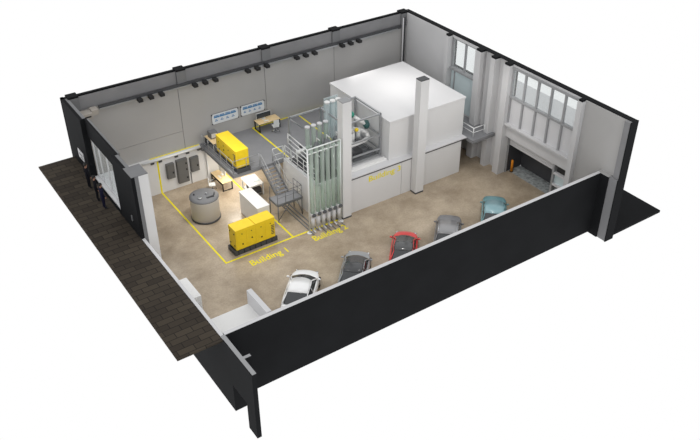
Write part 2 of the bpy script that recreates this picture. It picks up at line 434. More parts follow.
# electrical cabinets on the low wall
def wallcab(x0, x1, z0, z1, label, handles):
    t = thing('electrical_cabinet', label, 'cabinet', ((x0 + x1) / 2, 21.4, z0), group='grey wall cabinets')
    w_ = (x1 - x0) / 2; h = z1 - z0
    MB().box(-w_, w_, -.25, 0, 0, h, .015).build('body', 'cabinet', t)
    d = MB().box(-w_ + .04, w_ - .04, -.28, -.25, .04, h - .04, .008).build('door', 'cabinet', t)
    for z in handles: MB().box(w_ - .2, w_ - .1, -.33, -.28, z - .07, z + .07, .01).build('handle', 'rubber', d)
wallcab(6.1, 6.7, 1.08, 2.3, 'small grey wall cabinet left of the large one', (.5,))
wallcab(6.9, 7.75, .42, 2.38, 'large central grey wall cabinet with black handles', (.4, 1.1, 1.6))
wallcab(7.98, 8.64, 1.06, 2.25, 'small grey wall cabinet right of the large one', (.5,))
t = MB().box(7.95, 8.02, 21.36, 21.4, 0, 1.0).build('cable_conduit', 'midgrey'); tag(t, 'thin grey conduit running down the wall below the cabinets', 'conduit')

# posters
def poster(x0, x1, label, seed):
    t = thing('display_board', label, 'board', ((x0 + x1) / 2, 21.72, 4.1), group='display boards on the back wall')
    h = .82; hw = (x1 - x0) / 2
    MB().box(-hw, hw, -.03, .0, 0, h).build('board', 'poster', t)
    b = MB(); n = 4; s = 2 * (hw - .15) / n
    for i in range(n):
        xx = -hw + .15 + i * s
        b.box(xx, xx + s - .02, -.036, -.03, .5, .62); b.box(xx + .02, xx + s - .06, -.036, -.03, .64, .7)
        b.box(xx + .06, xx + s - .16, -.036, -.03, .22, .28); b.box(xx + .1, xx + s - .22, -.036, -.03, .32, .37)
    b.build('blue_print', 'blue', t)
    b = MB(); b.box(-hw - .02, hw + .02, -.02, 0, -.03, 0); b.box(-hw - .02, hw + .02, -.02, 0, h, h + .03); b.box(-hw - .02, -hw, -.02, 0, 0, h); b.box(hw, hw + .02, -.02, 0, 0, h); b.build('board_frame', 'midgrey', t)
    for x in (-hw, hw):
        for z in (.04, h - .04): MB().bar((x, -.06, z), (x, 0, z), .045).build('standoff', 'rubber', t)
poster(10.28, 12.42, 'left grey board with blue lines of print on the back wall', 1)
poster(12.68, 14.66, 'right grey board with blue lines of print, beside the wall joint', 2)

# ------------------------------------------------------------------ tank
t = thing('storage_tank', 'large round pale tank with a grey domed lid on the tan floor', 'tank', (6.88, 16.75, 0))
MB().lathe([(1.02, 0), (1.04, .03), (1.04, .12), (1.0, .14)], 48).build('base_ring', 'darkgrey', t)
MB().lathe([(1.0, .1), (1.0, 1.62), (1.02, 1.64), (1.02, 1.7), (1.0, 1.72)], 48).build('shell', 'white', t)
MB().lathe([(1.03, 1.7), (1.03, 1.76), (.8, 1.85), (.4, 1.95), (.12, 1.98)], 48).build('lid', 'midgrey', t)
MB().lathe([(.16, 0), (.16, .14), (.12, .16)], 20, (-.45, -.35, 1.86)).build('hatch', 'chrome', t)
MB().box(-.05, .5, -.62, -.5, 1.82, 1.96, .02).bar((.5, -.5, 1.8), (.7, -.25, 1.95), .05).build('valve', 'darkgrey', t)
MB().lathe([(.07, 0), (.07, .16), (.05, .18)], 14, (.1, -.2, 1.92)).build('nozzle', 'steel', t)
MB().lathe([(.05, 0), (.05, .12), (.03, .14)], 14, (-.6, .3, 1.86)).build('vent', 'darkgrey', t)

# ------------------------------------------------------------------ yellow generators
def generator(label, L, W, z0, H, loc, rz, seam):
    t = thing('generator', label, 'generator', loc, rz, 'yellow generator sets')
    hl, hw = L / 2, W / 2
    b = MB()
    b.box(-hl - .14, hl + .14, -hw - .02, -hw + .1, 0, .34); b.box(-hl - .14, hl + .14, hw - .1, hw + .02, 0, .34)
    for i in range(8):
        x = -hl - .14 + i * (L + .28 - .08) / 7; b.box(x, x + .08, -hw + .1, hw - .1, .02, .3)
    b.box(-hl, hl, -hw + .1, hw - .1, .3, .38)
    s = b.build('skid', 'darkgrey', t, label='dark steel skid base')
    for i in range(7): MB().box(-hl + .1 + i * L / 7, -hl + .14 + i * L / 7, -hw - .04, -hw - .02, .02, .32).build('rib', 'rubber', s)
    b = MB(); b.box(-hl, hl, -hw, hw, z0, H - .06, .02); b.build('housing', 'yellow', t)
    b = MB()
    if seam: b.box(-hl - .01, -.02, -hw - .01, hw + .01, H - .06, H, .012); b.box(.02, hl + .01, -hw - .01, hw + .01, H - .06, H, .012)
    else: b.box(-hl - .01, hl + .01, -hw - .01, hw + .01, H - .06, H, .012)
    b.build('roof', 'yellow', t)
    for i in range(4):
        x0 = -hl + .08 + i * (L - .1) / 4; dd = MB().box(x0, x0 + (L - .1) / 4 - .05, -hw - .015, -hw, z0 + .08, H - .16, .004).build('door', 'yellow', t)
        if i < 3: MB().box(x0 + .36, x0 + .44, -hw - .05, -hw - .015, z0 + .35 + .25 * (i % 2), z0 + .44 + .25 * (i % 2)).build('handle', 'rubber', dd)
        MB().box(x0 + .36, x0 + .42, -hw - .035, -hw - .015, H - .4, H - .34).build('latch', 'rubber', dd)
    b = MB()
    for i in range(6): b.box(hl - .3, hl - .08, -hw - .03, -hw - .012, z0 + .3 + i * .13, z0 + .36 + i * .13)
    b.build('louvre', 'darkgrey', t)
    for q in ((-hw + .2, z0 + .3), (hw - .2, z0 + .3), (-hw + .2, H - .35), (hw - .2, H - .35)):
        MB().box(-hl - .03, -hl, q[0] - .04, q[0] + .04, q[1] - .04, q[1] + .04).build('latch', 'rubber', t)
generator('yellow generator on a dark skid standing on the tan floor', 2.95, .98, .38, 1.95, (8.02, 11.98, 0), R(.5), True)
generator('yellow generator up on the grey deck behind the railing', 3.05, .98, .38, 1.72, (9.92, 17.95, D), R(-90), False)

# unseen strip lamps added under the deck to brighten the floor
for i, (x, y) in enumerate(((9.9, 18.2), (11.8, 20.0))):
    t = thing('fill_lamp', f'added white strip lamp, unseen under the grey deck, {["nearer the deck corner", "nearer the back wall"][i]}', 'lamp', (x, y, D - .33))
    MB().box(-.6, .6, -.07, .07, 0, .08, .01).build('housing', 'white', t)
    al = bpy.data.lights.new('lamp', 'AREA'); al.shape = 'RECTANGLE'; al.size = 1.2; al.size_y = .14; al.energy = 105; al.color = (1, .93, .82)
    lo = bpy.data.objects.new('lamp', al); C.objects.link(lo); lo.parent = t; lo.location = (0, 0, -.01)
# white cabinet
t = thing('equipment_housing', 'white closed equipment box standing behind the floor generator', 'housing', (9.6, 14.5, 0))
MB().box(-.46, .46, -1.32, 1.32, .06, 1.74, .012).build('body', 'white', t)
MB().box(-.48, .48, -1.34, 1.34, 1.74, 1.8, .012).build('lid', 'white', t)
MB().box(-.36, .36, -1.2, 1.2, 0, .06).build('plinth', 'darkgrey', t)
MB().bar((.12, -1.37, 1.1), (.12, -1.32, 1.1), .08, 16).build('round_port', 'rubber', t)

# white trolley machine
t = thing('test_bench', 'white bench machine with a pale glass top and dark unit below, beside the stairs', 'machine', (11.2, 17.75, 0), R(-3))
MB().box(-.56, .56, -.75, .75, .88, 1.0, .02).build('top', 'white', t)
MB().box(-.45, .45, -.3, .65, 1.0, 1.03).build('glass_plate', 'tealwall', t)
for x in (-.5, .5):
    for y in (-.68, .68): MB().box(x - .04, x + .04, y - .04, y + .04, 0, .88).build('leg', 'wsteel', t)
MB().box(-.38, .38, -.72, .3, .25, .62, .03).build('power_unit', 'darkgrey', t)
MB().box(-.46, .46, -.7, .7, .18, .24).build('shelf', 'steel', t)

# ------------------------------------------------------------------ desks, monitors, chairs
def desk(label, loc, rz, L=1.8, W=.8):
    t = thing('desk', label, 'desk', loc, rz)
    MB().box(-L / 2, L / 2, -W / 2, W / 2, .71, .75, .008).build('desktop', 'wood', t)
    for x in (-L / 2 + .06, L / 2 - .06):
        b = MB()
        for y in (-W / 2 + .05, W / 2 - .05): b.box(x - .035, x + .035, y - .035, y + .035, 0, .71)
        b.box(x - .03, x + .03, -W / 2 + .05, W / 2 - .05, .02, .07); b.build('leg_frame', 'rubber', t)
    MB().box(-L / 2 + .1, L / 2 - .1, W / 2 - .08, W / 2 - .04, .5, .7).build('apron', 'rubber', t)
    return t
def monitor(label, loc, rz, w=1.0, back='wsteel'):
    t = thing('monitor', label, 'monitor', loc, rz)
    MB().box(-w / 2, w / 2, -.03, .02, .12, .58, .012).build('housing', back, t)
    MB().box(-w / 2 + .02, w / 2 - .02, -.036, -.03, .14, .56).build('screen', 'screen', t)
    b = MB(); b.bar((0, .04, 0), (0, .04, .3), .025); b.box(-.14, .14, -.1, .12, 0, .015); b.build('stand', back, t)
def keyboard(label, loc, rz):
    o = MB().box(-.2, .2, -.07, .07, 0, .02, .005).build('keyboard', 'wsteel'); o.location = loc; o.rotation_euler.z = rz; tag(o, label, 'keyboard')
def office_chair(label, loc, rz):
    t = thing('office_chair', label, 'chair', loc, rz)
    MB().box(-.24, .24, -.23, .23, .43, .49, .025).build('seat', 'wsteel', t)
    MB().box(-.22, .22, .22, .27, .55, 1.05, .025).bar((0, .24, .46), (0, .25, .6), .025).build('backrest', 'wsteel', t)
    for s in (-1, 1): MB().poly([(s * .24, .1, .46), (s * .29, .1, .66), (s * .29, -.14, .66)], .015).build('armrest', 'wsteel', t)
    MB().bar((0, 0, .1), (0, 0, .44), .03).build('gas_lift', 'chrome', t)
    b = MB()
    for i in range(5):
        a = i * 2 * PI / 5; b.bar((0, 0, .12), (.3 * math.cos(a), .3 * math.sin(a), .07), .022)
    b.build('star_base', 'chrome', t)
    for i in range(5):
        a = i * 2 * PI / 5; x, y = .3 * math.cos(a), .3 * math.sin(a)
        MB().bar((x - .015, y, .032), (x + .015, y, .032), .03, 10).build('caster', 'rubber', t)
desk('wooden topped desk with black legs on the tan floor under the grey deck', (9.75, 19.9, 0), R(90), 1.95, .85)
monitor('monitor on the floor-level desk by the mezzanine', (9.95, 20.1, .752), R(90), 1.1)
keyboard('keyboard on the floor-level desk', (9.6, 19.9, .752), R(90))
office_chair('grey office chair behind the round tank at the floor-level desk', (8.85, 19.7, 0), R(70))
desk('wooden topped desk with black legs on the deck under the display boards', (14.48, 21.02, D), 0, 1.85, .85)
monitor('wide monitor on the deck desk against the back wall', (14.3, 21.25, D + .752), 0, 1.25)
keyboard('keyboard on the deck desk', (14.3, 20.85, D + .752), 0)
office_chair('white office chair pulled out in front of the deck desk', (14.75, 20.25, D), R(170))
desk('wooden topped bench on the deck behind the yellow generator', (9.75, 20.6, D), R(90), 1.5, .75)
t = thing('bench_instrument', 'grey cube instrument on the bench behind the deck generator', 'instrument', (9.82, 20.85, D + .752))
MB().box(-.28, .28, -.28, .28, 0, .5, .02).build('body', 'dsteel', t); MB().box(-.22, .22, -.3, -.28, .1, .42).build('front_panel', 'cap', t)

# ------------------------------------------------------------------ railings
def railing(label, pts, h=1.0, mname='steel', step=1.0, mids=(.5,), kick=True, r=.026, z=None):
    t = thing('railing', label, 'railing', pts[0])
    o = Vector(pts[0]); q = [Vector(p) - o for p in pts]
    up = Vector((0, 0, h))
    MB().poly([p + up for p in q], r).build('top_rail', mname, t)
    for m_ in mids: MB().poly([p + Vector((0, 0, h * m_)) for p in q], r * .75).build('mid_rail', mname, t)
    if kick:
        MB().poly([p + Vector((0, 0, .08)) for p in q], r * 1.1).build('kick_rail', mname, t)
    posts = [q[0]]
    for a, b_ in zip(q, q[1:]):
        n = max(1, round((b_ - a).length / step))
        for i in range(1, n + 1): posts.append(a.lerp(b_, i / n))
    for p in posts: MB().bar(p, p + up, r * 1.1).build('post', mname, t)
    return t
railing('white tube railing beside the deck generator, turning the corner to the stairs', [(9.12, 21.2, D), (9.12, 16.38, D), (11.2, 16.38, D)], 1.05, 'steel', 1.0, r=.02)
railing('short grey railing right of the stair top', [(12.3, 16.38, D), (13.15, 16.38, D)], 1.05, 'wsteel', .6)
railing('pale railing along the left edge of the plant podium', [(13.2, 16.2, D + .06), (13.2, 12.0, D + .06)], 1.1, 'wsteel', .8, (.33, .66))
railing('small white railing on the walkway between the white box room and right wall', [(26.5, 12.3, D), (26.5, 11.05, D), (27.6, 11.05, D)], .75, 'wsteel', 1.2, kick=False, r=.035)

# stairs with landing
t = thing('staircase', 'grey steel stairs dropping from the deck to a raised landing on legs', 'stairs', (11.75, 14.3, 0))
zl = 1.48
n = 8
for i in range(n):
    f = (i + .5) / n; y = .05 + f * 1.9; z = zl + (i + 1) / (n + 1) * (D - zl)
    MB().box(-.44, .44, y - .13, y + .13, z - .03, z).build('tread', 'deck', t)
for s in (-1, 1):
    MB().box(-.03, .03, 0, 2.4, -.12, .12, rot=Matrix.Translation((s * .47, .0, zl)) @ Matrix.Rotation(math.atan2(D - zl, 1.98), 4, 'X')).build('stringer', 'dsteel', t)
    MB().poly([(s * .48, -.55, zl + .95), (s * .48, 0, zl + .98), (s * .48, 1.98, D + 1.0), (s * .48, 2.03, D + .1)], .026).build('handrail', 'steel', t)
    MB().poly([(s * .48, 0, zl + .5), (s * .48, 1.98, D + .5)], .02).build('mid_rail', 'steel', t)
    for y, z in ((0, zl), (1.0, zl + .7)): MB().bar((s * .48, y, z), (s * .48, y, z + .98), .024).build('post', 'steel', t)
b = MB(); b.box(-1.0, .95, -1.1, .08, zl - .05, zl); b.build('landing', 'deck', t)
b = MB(); b.box(-1.03, .98, -1.14, -1.08, zl - .16, zl + .02); b.box(-1.03, .98, .04, .1, zl - .16, zl - .05); b.box(-1.06, -1.0, -1.1, .1, zl - .16, zl + .02); b.box(.93, .99, -1.1, .1, zl - .16, zl + .02)
b.build('landing_frame', 'dsteel', t)
for x in (-1.0, .93):
    for y in (-1.08, .06): MB().bar((x, y, 0), (x, y, zl - .1), .04).build('leg', 'dsteel', t)
MB().bar((-1.0, -1.08, .15), (-.0, -1.08, zl - .12), .03).bar((.93, -1.08, .15), (.93, .06, zl - .12), .03).build('brace', 'dsteel', t)
b = MB(); b.poly([(-1.0, -1.08, zl + .95), (.93, -1.08, zl + .95), (.93, .04, zl + .95)], .024); b.poly([(-1.0, -1.08, zl + .5), (.93, -1.08, zl + .5), (.93, .04, zl + .5)], .018)
b.poly([(-1.0, -1.08, zl + .95), (-1.0, .0, zl + .95)], .024); b.build('guard_rail', 'dsteel', t)
for x, y in ((-1, -1.08), (-.36, -1.08), (.28, -1.08), (.93, -1.08), (.93, -.5), (.93, .04), (-1, 0)): MB().bar((x, y, zl), (x, y, zl + .95), .022).build('post', 'dsteel', t)

# ------------------------------------------------------------------ building 2: glass tube plant
t = thing('tube_frame', 'white steel frame with slim posts standing on the floor around the green tubes', 'frame', (11.88, 10.93, 0))
for x in (0, 2.55): 
    MB().bar((x, 0, .04), (x, 0, 6.55), .055, 12).build('post', 'wsteel', t)
    MB().lathe([(.2, 0), (.2, .04), (.1, .05)], 20, (x, 0, 0)).build('foot_plate', 'wsteel', t)
b = MB()
for z in (6.55, 6.2): b.bar((0, 0, z), (2.55, 0, z), .045)
b.build('top_rail', 'wsteel', t)
for k, z in enumerate((6.55, 6.2, 5.85)):
    MB().bar((0, 0, z), (.1, 2.6, z), .035).build('side_rail', 'wsteel', t)
MB().bar((.1, 2.6, 5.85), (.1, 2.6, 6.55), .035).build('post', 'wsteel', t)
tub = None
ord_ = ['first', 'second', 'third', 'fourth', 'fifth', 'sixth']
for i in range(6):
    x = 12.2 + i * .43; loc = (x, 11.02, 0)
    lb = f'tall green glass tube, {ord_[i]} from the left in the front row'
    if tub is None:
        tub = thing('glass_tube', lb, 'tube', loc, group='green glass tubes in the front row')
        MB().lathe([(.15, 1.5), (.155, 3.5), (.15, 6.45)], 20).build('tube', 'algae', tub)
        MB().lathe([(.17, 1.2), (.18, 1.24), (.18, 1.46), (.15, 1.5)], 20).build('collar', 'cap', tub)
        MB().lathe([(.13, .3), (.14, 1.2)], 16).poly([(0, 0, .3), (0, 0, .12), (0, -.35, .08)], .06).build('drain_pipe', 'cap', tub)
        MB().bar((0, -.24, 1.42), (0, -.12, 1.34), .13, 16).build('end_port', 'darkgrey', tub)
        MB().box(-.03, .03, -.03, .03, 0, .1).build('foot', 'steel', tub)
        MB().bar((0, 0, 6.45), (0, 0, 6.5), .155, 16).build('top_collar', 'algae', tub)
    else: dup(tub, loc, label=lb)
# pipes along the floor
for i, x in enumerate((11.98, 12.22, 12.5)):
    o = MB().bar((x, 10.55 + .15 * i, .06), (x, 14.9 - .0 * i, .06), .045, 10).build('floor_pipe', 'dsteel')
    tag(o, f'long grey pipe on the floor from under the landing to the tubes, {["leftmost", "middle", "rightmost"][i]} of three', 'pipe', 'long floor pipes')
for i in range(6):
    x = 12.5 + i * .37
    if i == 0: continue
    o = MB().bar((x, 10.3, .05), (x, 11.7, .05), .035, 8).build('short_floor_pipe', 'dsteel')
    tag(o, f'short grey floor pipe under the green tubes, {ord_[i-1]} from the left', 'pipe', 'short floor pipes under the tubes')

# rear tubes on the podium
def rear_tube(i, x, y, z0, z1, r, mname, lb, grp):
    t = thing('glass_tube', lb, 'tube', (x, y, z0), group=grp); h = z1 - z0
    MB().lathe([(r, .1), (r, h - .08)], 20).build('tube', mname, t)
    MB().lathe([(r + .03, 0), (r + .03, .12)], 20).build('base_collar', 'cap', t)
    MB().lathe([(r + .02, h - .1), (r + .02, h)], 20).build('top_cap', 'cap' if mname == 'algae' else 'white', t)
for i in range(4): rear_tube(i, 14.0 + i * .5, 14.35, D + .05, 6.1, .16, 'algae', f'pale green tube standing on the podium, {ord_[i]} from the left in the rear row', 'pale green tubes in the rear row')
for i in range(3): rear_tube(i, 16.0 + i * .46, 14.9, D, 7.2, .18, 'bluetube', f'tall pale blue tube behind the column, {ord_[i]} from the left', 'tall pale blue tubes')
t = thing('mounting_panel', 'pale blue-white upright panel behind the tall blue tubes', 'panel', (16.6, 15.35, D)); MB().box(-.6, .6, -.02, .02, 2.0, 4.4).build('panel', 'bluetube', t)
MB().bar((-.57, .0, 0), (-.57, .0, 2.0), .03).bar((.57, 0, 0), (.57, 0, 2.0), .03).build('leg', 'steel', t)
t = MB().box(13.4, 15.4, 12.1, 16.0, D, D + .05).build('grating', 'darkgrey'); tag(t, 'dark grating floor of the podium among the tubes', 'grating')
# dark process equipment between the tubes
random.seed(4)
def vessel(x, y, lb, h=1.8, r=.28):
    t = thing('process_vessel', lb, 'vessel', (x, y, D + .06), group='small dark process vessels behind the front tubes')
    MB().lathe([(r * .5, .25), (r, .45), (r, h - .3), (r * .6, h - .08), (.06, h)], 20).build('shell', 'dsteel', t)
    for a in (0, 2.1, 4.2): MB().bar((r * .7 * math.cos(a), r * .7 * math.sin(a), 0), (r * .8 * math.cos(a), r * .8 * math.sin(a), .5), .03).build('leg', 'darkgrey', t)
    MB().poly([(0, 0, h), (0, 0, h + .3), (0, -.4, h + .3)], .04).build('outlet_pipe', 'wsteel', t)
    MB().lathe([(.09, h * .55), (.13, h * .57), (.13, h * .65), (.09, h * .67)], 14, (r + .05, 0, 0)).build('valve', 'darkgrey', t)
for i in range(5): vessel(13.75 + i * .66, 12.75 + .1 * (i % 2), f'small dark steel vessel behind the front tubes, {ord_[i]} from the left', 1.5 + .25 * (i % 3), .24)
for i in range(3): vessel(14.2 + i * .8, 13.5, f'taller steel vessel in the second line on the podium, {ord_[i]} from the left', 2.3, .26)
t = thing('pump_unit', 'white pump and pipe unit behind the podium railing at the left end', 'pump', (13.95, 15.3, D))
MB().box(-.35, .6, -.3, .3, .05, .5, .03).build('base', 'dsteel', t)
MB().bar((-.3, 0, .8), (.8, 0, .95), .17, 16).build('motor', 'wsteel', t)
MB().poly([(-.3, -.2, .8), (-.3, -.5, 1.2), (.3, -.6, 1.3), (.9, -.4, 1.2)], .08, 12).build('pipe', 'wsteel', t)
MB().bar((-.45, -.25, .5), (-.45, -.25, 1.25), .05).build('standpipe', 'wsteel', t)
MB().ball((.1, .1, 1.15), .13).build('valve', 'darkgrey', t)

# cage frame
t = thing('steel_cage', 'grey open steel frame around the pipework beside the big white box', 'frame', (13.45, 12.75, D + .03))
Lx, Ly, Hc = 5.6, 3.1, 3.45
for x, y in ((0, Ly), (Lx, Ly), (Lx, 0), (2.6, 0), (2.6, Ly)): MB().box(x - .06, x + .06, y - .06, y + .06, 0, Hc).build('post', 'steel', t)
for y in (0, Ly):
    MB().box(0 if y else 2.6, Lx, y - .06, y + .06, Hc - .1, Hc).build('beam', 'steel', t)
for x in (2.6, Lx):
    MB().box(x - .06, x + .06, 0, Ly, Hc - .1, Hc).build('beam', 'steel', t)
for z in (.12, .62, 1.72):
    MB().box(2.6, Lx, -.05, .05, z - .05, z + .05).build('rail', 'steel', t)
    MB().box(Lx - .05, Lx + .05, 0, Ly, z - .05, z + .05).build('rail', 'steel', t)
MB().bar((0, Ly, Hc - .1), (1.1, Ly, Hc - 1.2), .04).build('brace', 'steel', t)
# big white pipework
t = thing('pipework', 'thick white bent pipes with teal valves inside the grey steel cage', 'pipe', (16.9, 14.0, D + .03))
b = MB()
b.poly([(-.4, -.4, 1.0), (1.2, -.5, 1.15), (1.75, -.4, 1.25), (1.85, 0, 1.45), (1.5, .45, 1.6), (1.0, .5, 1.75)], .15, 16)
b.build('pipe', 'white', t)
MB().poly([(.1, .6, 3.1), (.9, .3, 2.9), (1.6, -.2, 2.3)], .13, 16).build('pipe', 'white', t)
MB().poly([(.9, .3, 0), (.9, .3, 1.6), (.6, .3, 1.9)], .12, 16).build('pipe', 'white', t)
MB().poly([(.1, -.1, 0), (.1, -.1, 1.3)], .1, 12).poly([(.5, 0, 0), (.5, 0, 1.7), (.1, .4, 2.2)], .1, 12).build('riser', 'wsteel', t)
MB().ball((1.7, -.2, 2.2), .26).bar((1.7, -.2, 1.95), (1.7, -.2, 2.5), .16, 14).build('valve', 'dteal', t, label='dark teal valve')
MB().ball((.8, .3, 3.05), .18).bar((.8, .3, 2.85), (.8, .3, 3.25), .11, 12).build('valve', 'teal', t, label='bright teal valve')
MB().ball((.85, -.2, 2.05), .15).build('valve', 'yellow', t, label='yellow valve')
MB().ball((1.2, .1, 1.75), .2).bar((1.2, .1, 1.2), (1.2, .1, 1.75), .16).build('pump_head', 'wsteel', t)
t = thing('skid_tray', 'grey ribbed equipment tray in the bottom of the steel cage', 'tray', (17.95, 14.3, D + .03))
b = MB(); b.box(-.98, .98, -1.4, 1.4, 0, .1)
for i in range(7): b.box(-.95, .95, -1.3 + i * .42, -1.2 + i * .42, .1, .16)
b.build('tray', 'dsteel', t)
MB().box(-.8, .0, -1.0, .8, .16, .6, .03).build('motor_housing', 'darkgrey', t)
t = MB().box(15.5, 19.1, 11.95, 12.3, D + .02, D + .2, .02).build('white_channel', 'white'); tag(t, 'low white channel on the podium ledge in front of the steel cage', 'channel')

# small orange bollard by the roller door
t = thing('bollard', 'orange bollard standing beside the roller door opening', 'bollard', (29.0, 9.1, 0))
MB().lathe([(.1, .04), (.1, .95), (.06, 1.0)], 14).build('post', 'orange', t); MB().lathe([(.16, 0), (.16, .04)], 14).build('base', 'rubber', t)
# sign on outer left wall
t = thing('wall_sign', 'small white sign on the black outer wall left of the entrance', 'sign', (0, 19.75, 5.55))
MB().box(-.04, 0, -.5, .5, 0, .62).build('board', 'cap', t); b = MB(); b.box(-.045, -.04, -.35, .3, .3, .42); b.box(-.045, -.04, -.35, .1, .12, .2); b.build('print', 'midgrey', t)
t = thing('wall_lamp', 'tiny grey fitting on the black outer wall near the pillar', 'lamp', (0, 11.1, 5.6))
MB().box(-.06, 0, -.05, .05, 0, .4, .01).build('body', 'midgrey', t)

# ------------------------------------------------------------------ cars
def mix(a, b, f): return a + (b - a) * f
def car(label, loc, heading, body, roofc, L=4.4, W=1.78, H=1.4, suv=False, rack=False):
    bm_ = mat('car_paint', body, .28, 0, coat=.6); rf = bm_ if roofc is None else mat('car_roof', roofc, .15, 0, coat=.5)
    t = thing('car', label, 'car', loc, heading, 'parked cars along the front wall')
    h = L / 2; w = W / 2
    if suv: st = [(-h, .82, .62, .92), (-h + .12, .93, .9, 1.0), (-h + .6, 1, .98, 1.03), (-.8, 1, .97, 1.02), (.6, 1, .94, 1.0), (h - .95, .99, .9, 1.0), (h - .4, .93, .82, .93), (h - .12, .76, .7, .78), (h, .5, .5, .62)]
    else: st = [(-h, .76, .6, .8), (-h + .15, .9, .82, .93), (-h + .7, 1, .88, .97), (-.8, 1, .88, .94), (.5, 1, .86, .93), (h - .95, .99, .8, .88), (h - .45, .86, .7, .78), (h - .17, .64, .6, .66), (h, .34, .47, .52)]
    bm = bmesh.new(); rings = []
    for x, ww, zb, zd in st:
        lo = .22 if abs(x) < h - .3 else .3
        pr = [(-.96, lo), (-1.0, .45), (-.99, zb - .08), (-.93, zb), (-.8, zd - .015), (-.4, zd + .015), (0, zd + .025)]
        pr = pr + [(-a, z) for a, z in pr[-2::-1]]
        rings.append([bm.verts.new((x, a * w * ww, z)) for a, z in pr])
    for a, c in zip(rings, rings[1:]):
        for i in range(len(a) - 1): bm.faces.new((a[i], a[i + 1], c[i + 1], c[i]))
        bm.faces.new((a[-1], a[0], c[0], c[-1]))
    bm.faces.new(rings[0]); bm.faces.new(rings[-1][::-1])
    for f in bm.faces: f.smooth = True
    q = MB(); q.bm.free(); q.bm = bm; o = q.build('body', bm_, t)
    o.modifiers.new('sub', 'SUBSURF').levels = 2; o.modifiers['sub'].render_levels = 2
    wx = (-h + .82, h - .85)
    cb = MB()
    for x in wx:
        for s in (-1, 1): cb.bar((x, s * (w - .22), .33), (x, s * (w + .2), .33), .38, 24)
    c = cb.build('cutter', 'rubber'); c.parent = t
    md = o.modifiers.new('cut', 'BOOLEAN'); md.object = c; md.solver = 'EXACT'
    bpy.context.view_layer.update()
    me = bpy.data.meshes.new_from_object(o.evaluated_get(bpy.context.evaluated_depsgraph_get()))
    o.modifiers.clear(); o.data = me; bpy.data.objects.remove(c)
    # glasshouse
    if suv: g = [(-h + .5, .8, .98, 0), (-1.15, .73, H - .05, 1), (-.4, .75, H, 1), (.35, .73, H - .03, 1), (1.02, .84, .96, 0)]
    else: g = [(-h + .45, .76, .92, 0), (-1.05, .66, H - .06, 1), (-.3, .68, H, 1), (.22, .66, H - .04, 1), (1.02, .84, .88, 0)]
    zb = .93 if suv else .86
    def shell(gg, inset, zoff):
        b2 = bmesh.new(); rg = []
        for x, ww, z, k in gg:
            wb = .88 * w; wt = ww * w - inset
            if k: pr = [(-wb, zb), (-wt - .03, z - .09), (-wt + .08, z - .01), (-.3, z + .02), (0, z + .025), (.3, z + .02), (wt - .08, z - .01), (wt + .03, z - .09), (wb, zb)]
            else: pr = [(-wb, zb - .02), (-wt, z - .03), (-wt + .1, z - .01), (-.3, z), (0, z), (.3, z), (wt - .1, z - .01), (wt, z - .03), (wb, zb - .02)]
            xx = lambda a: x + (.0 if k else (.3 if x > 0 else -.15)) * (1 - (a / wb) ** 2)
            rg.append([b2.verts.new((xx(a), a, zz + zoff)) for a, zz in pr])
        for a, c_ in zip(rg, rg[1:]):
            for i in range(8):
                f = b2.faces.new((a[i], a[i + 1], c_[i + 1], c_[i])); f.smooth = True
        return b2
    q = MB(); q.bm.free(); q.bm = shell(g, 0, 0); q.build('windows', 'glassdark', t, label='dark tinted windows')
    # roof panel, follows the shell
    b2 = bmesh.new(); rg = []
    xs_ = [g[1][0] + .02, (g[1][0] + g[2][0]) / 2, g[2][0], g[3][0] - .0]
    for k, x in enumerate(xs_):
        z = [g[1][2], mix(g[1][2], g[2][2], .6) + .01, g[2][2], g[3][2]][k] + .018; wt = [g[1][1], g[2][1], g[2][1], g[3][1]][k] * w
        rg.append([b2.verts.new((x + (.16 if k == 3 else -.05 if k == 0 else 0) * (1 - (a / wt) ** 2), a, zz)) for a, zz in [(-wt - .02, z - .07), (-wt + .08, z - .01), (-wt * .5, z + .018), (0, z + .026), (wt * .5, z + .018), (wt - .08, z - .01), (wt + .02, z - .07)]])
    for a, c_ in zip(rg, rg[1:]):
        for i in range(6): f = b2.faces.new((a[i], a[i + 1], c_[i + 1], c_[i])); f.smooth = True
    q = MB(); q.bm.free(); q.bm = b2; r_ = q.build('roof', rf, t); sd = r_.modifiers.new('solid', 'SOLIDIFY'); sd.thickness = .03
    for s in (-1, 1):
        for a, z0, bx, z1, wt in ((g[4][0] - .02, zb + .02, g[3][0] + .02, g[3][2] - .06, g[3][1]), (g[0][0] + .02, zb + .02, g[1][0], g[1][2] - .06, g[1][1])):
            MB().bar((a, s * w * .87, z0), (bx, s * (w * wt + .0), z1), .045, 8, .035).build('pillar', bm_, t)
        MB().poly([(g[1][0], s * (w * g[1][1] + .01), g[1][2] - .07), (g[2][0], s * (w * g[2][1] + .02), g[2][2] - .07), (g[3][0], s * (w * g[3][1] + .01), g[3][2] - .07)], .035).build('roof_edge', bm_, t)
        MB().bar((-.35, s * w * .885, zb), (-.4, s * w * g[2][1], H - .08), .03).build('pillar', bm_, t)
        MB().ball((.85, s * (w + .04), .97), .1, (.7, 1, .65)).bar((.85, s * (w - .1), .9), (.85, s * (w + .02), .95), .03).build('mirror', bm_, t)
        MB().ball((h - .3, s * w * .66, .62 if not suv else .72), .13, (1.1, 1, .45)).build('headlight', 'chrome', t)
        MB().ball((-h + .1, s * w * .72, .74 if not suv else .85), .14, (.5, 1.2, .6)).build('taillight', 'red', t)
        for x in wx:
            wl = MB().bar((x, s * (w - .2), .33), (x, s * (w - .01), .33), .33, 28).build('wheel', 'rubber', t)
            b = MB(); b.bar((x, s * (w - .03), .33), (x, s * (w), .33), .2, 20); b.build('rim', 'chrome', wl)
    MB().box(h - .12, h - .02, -.45, .45, .3, .42, .01).build('grille', 'rubber', t)
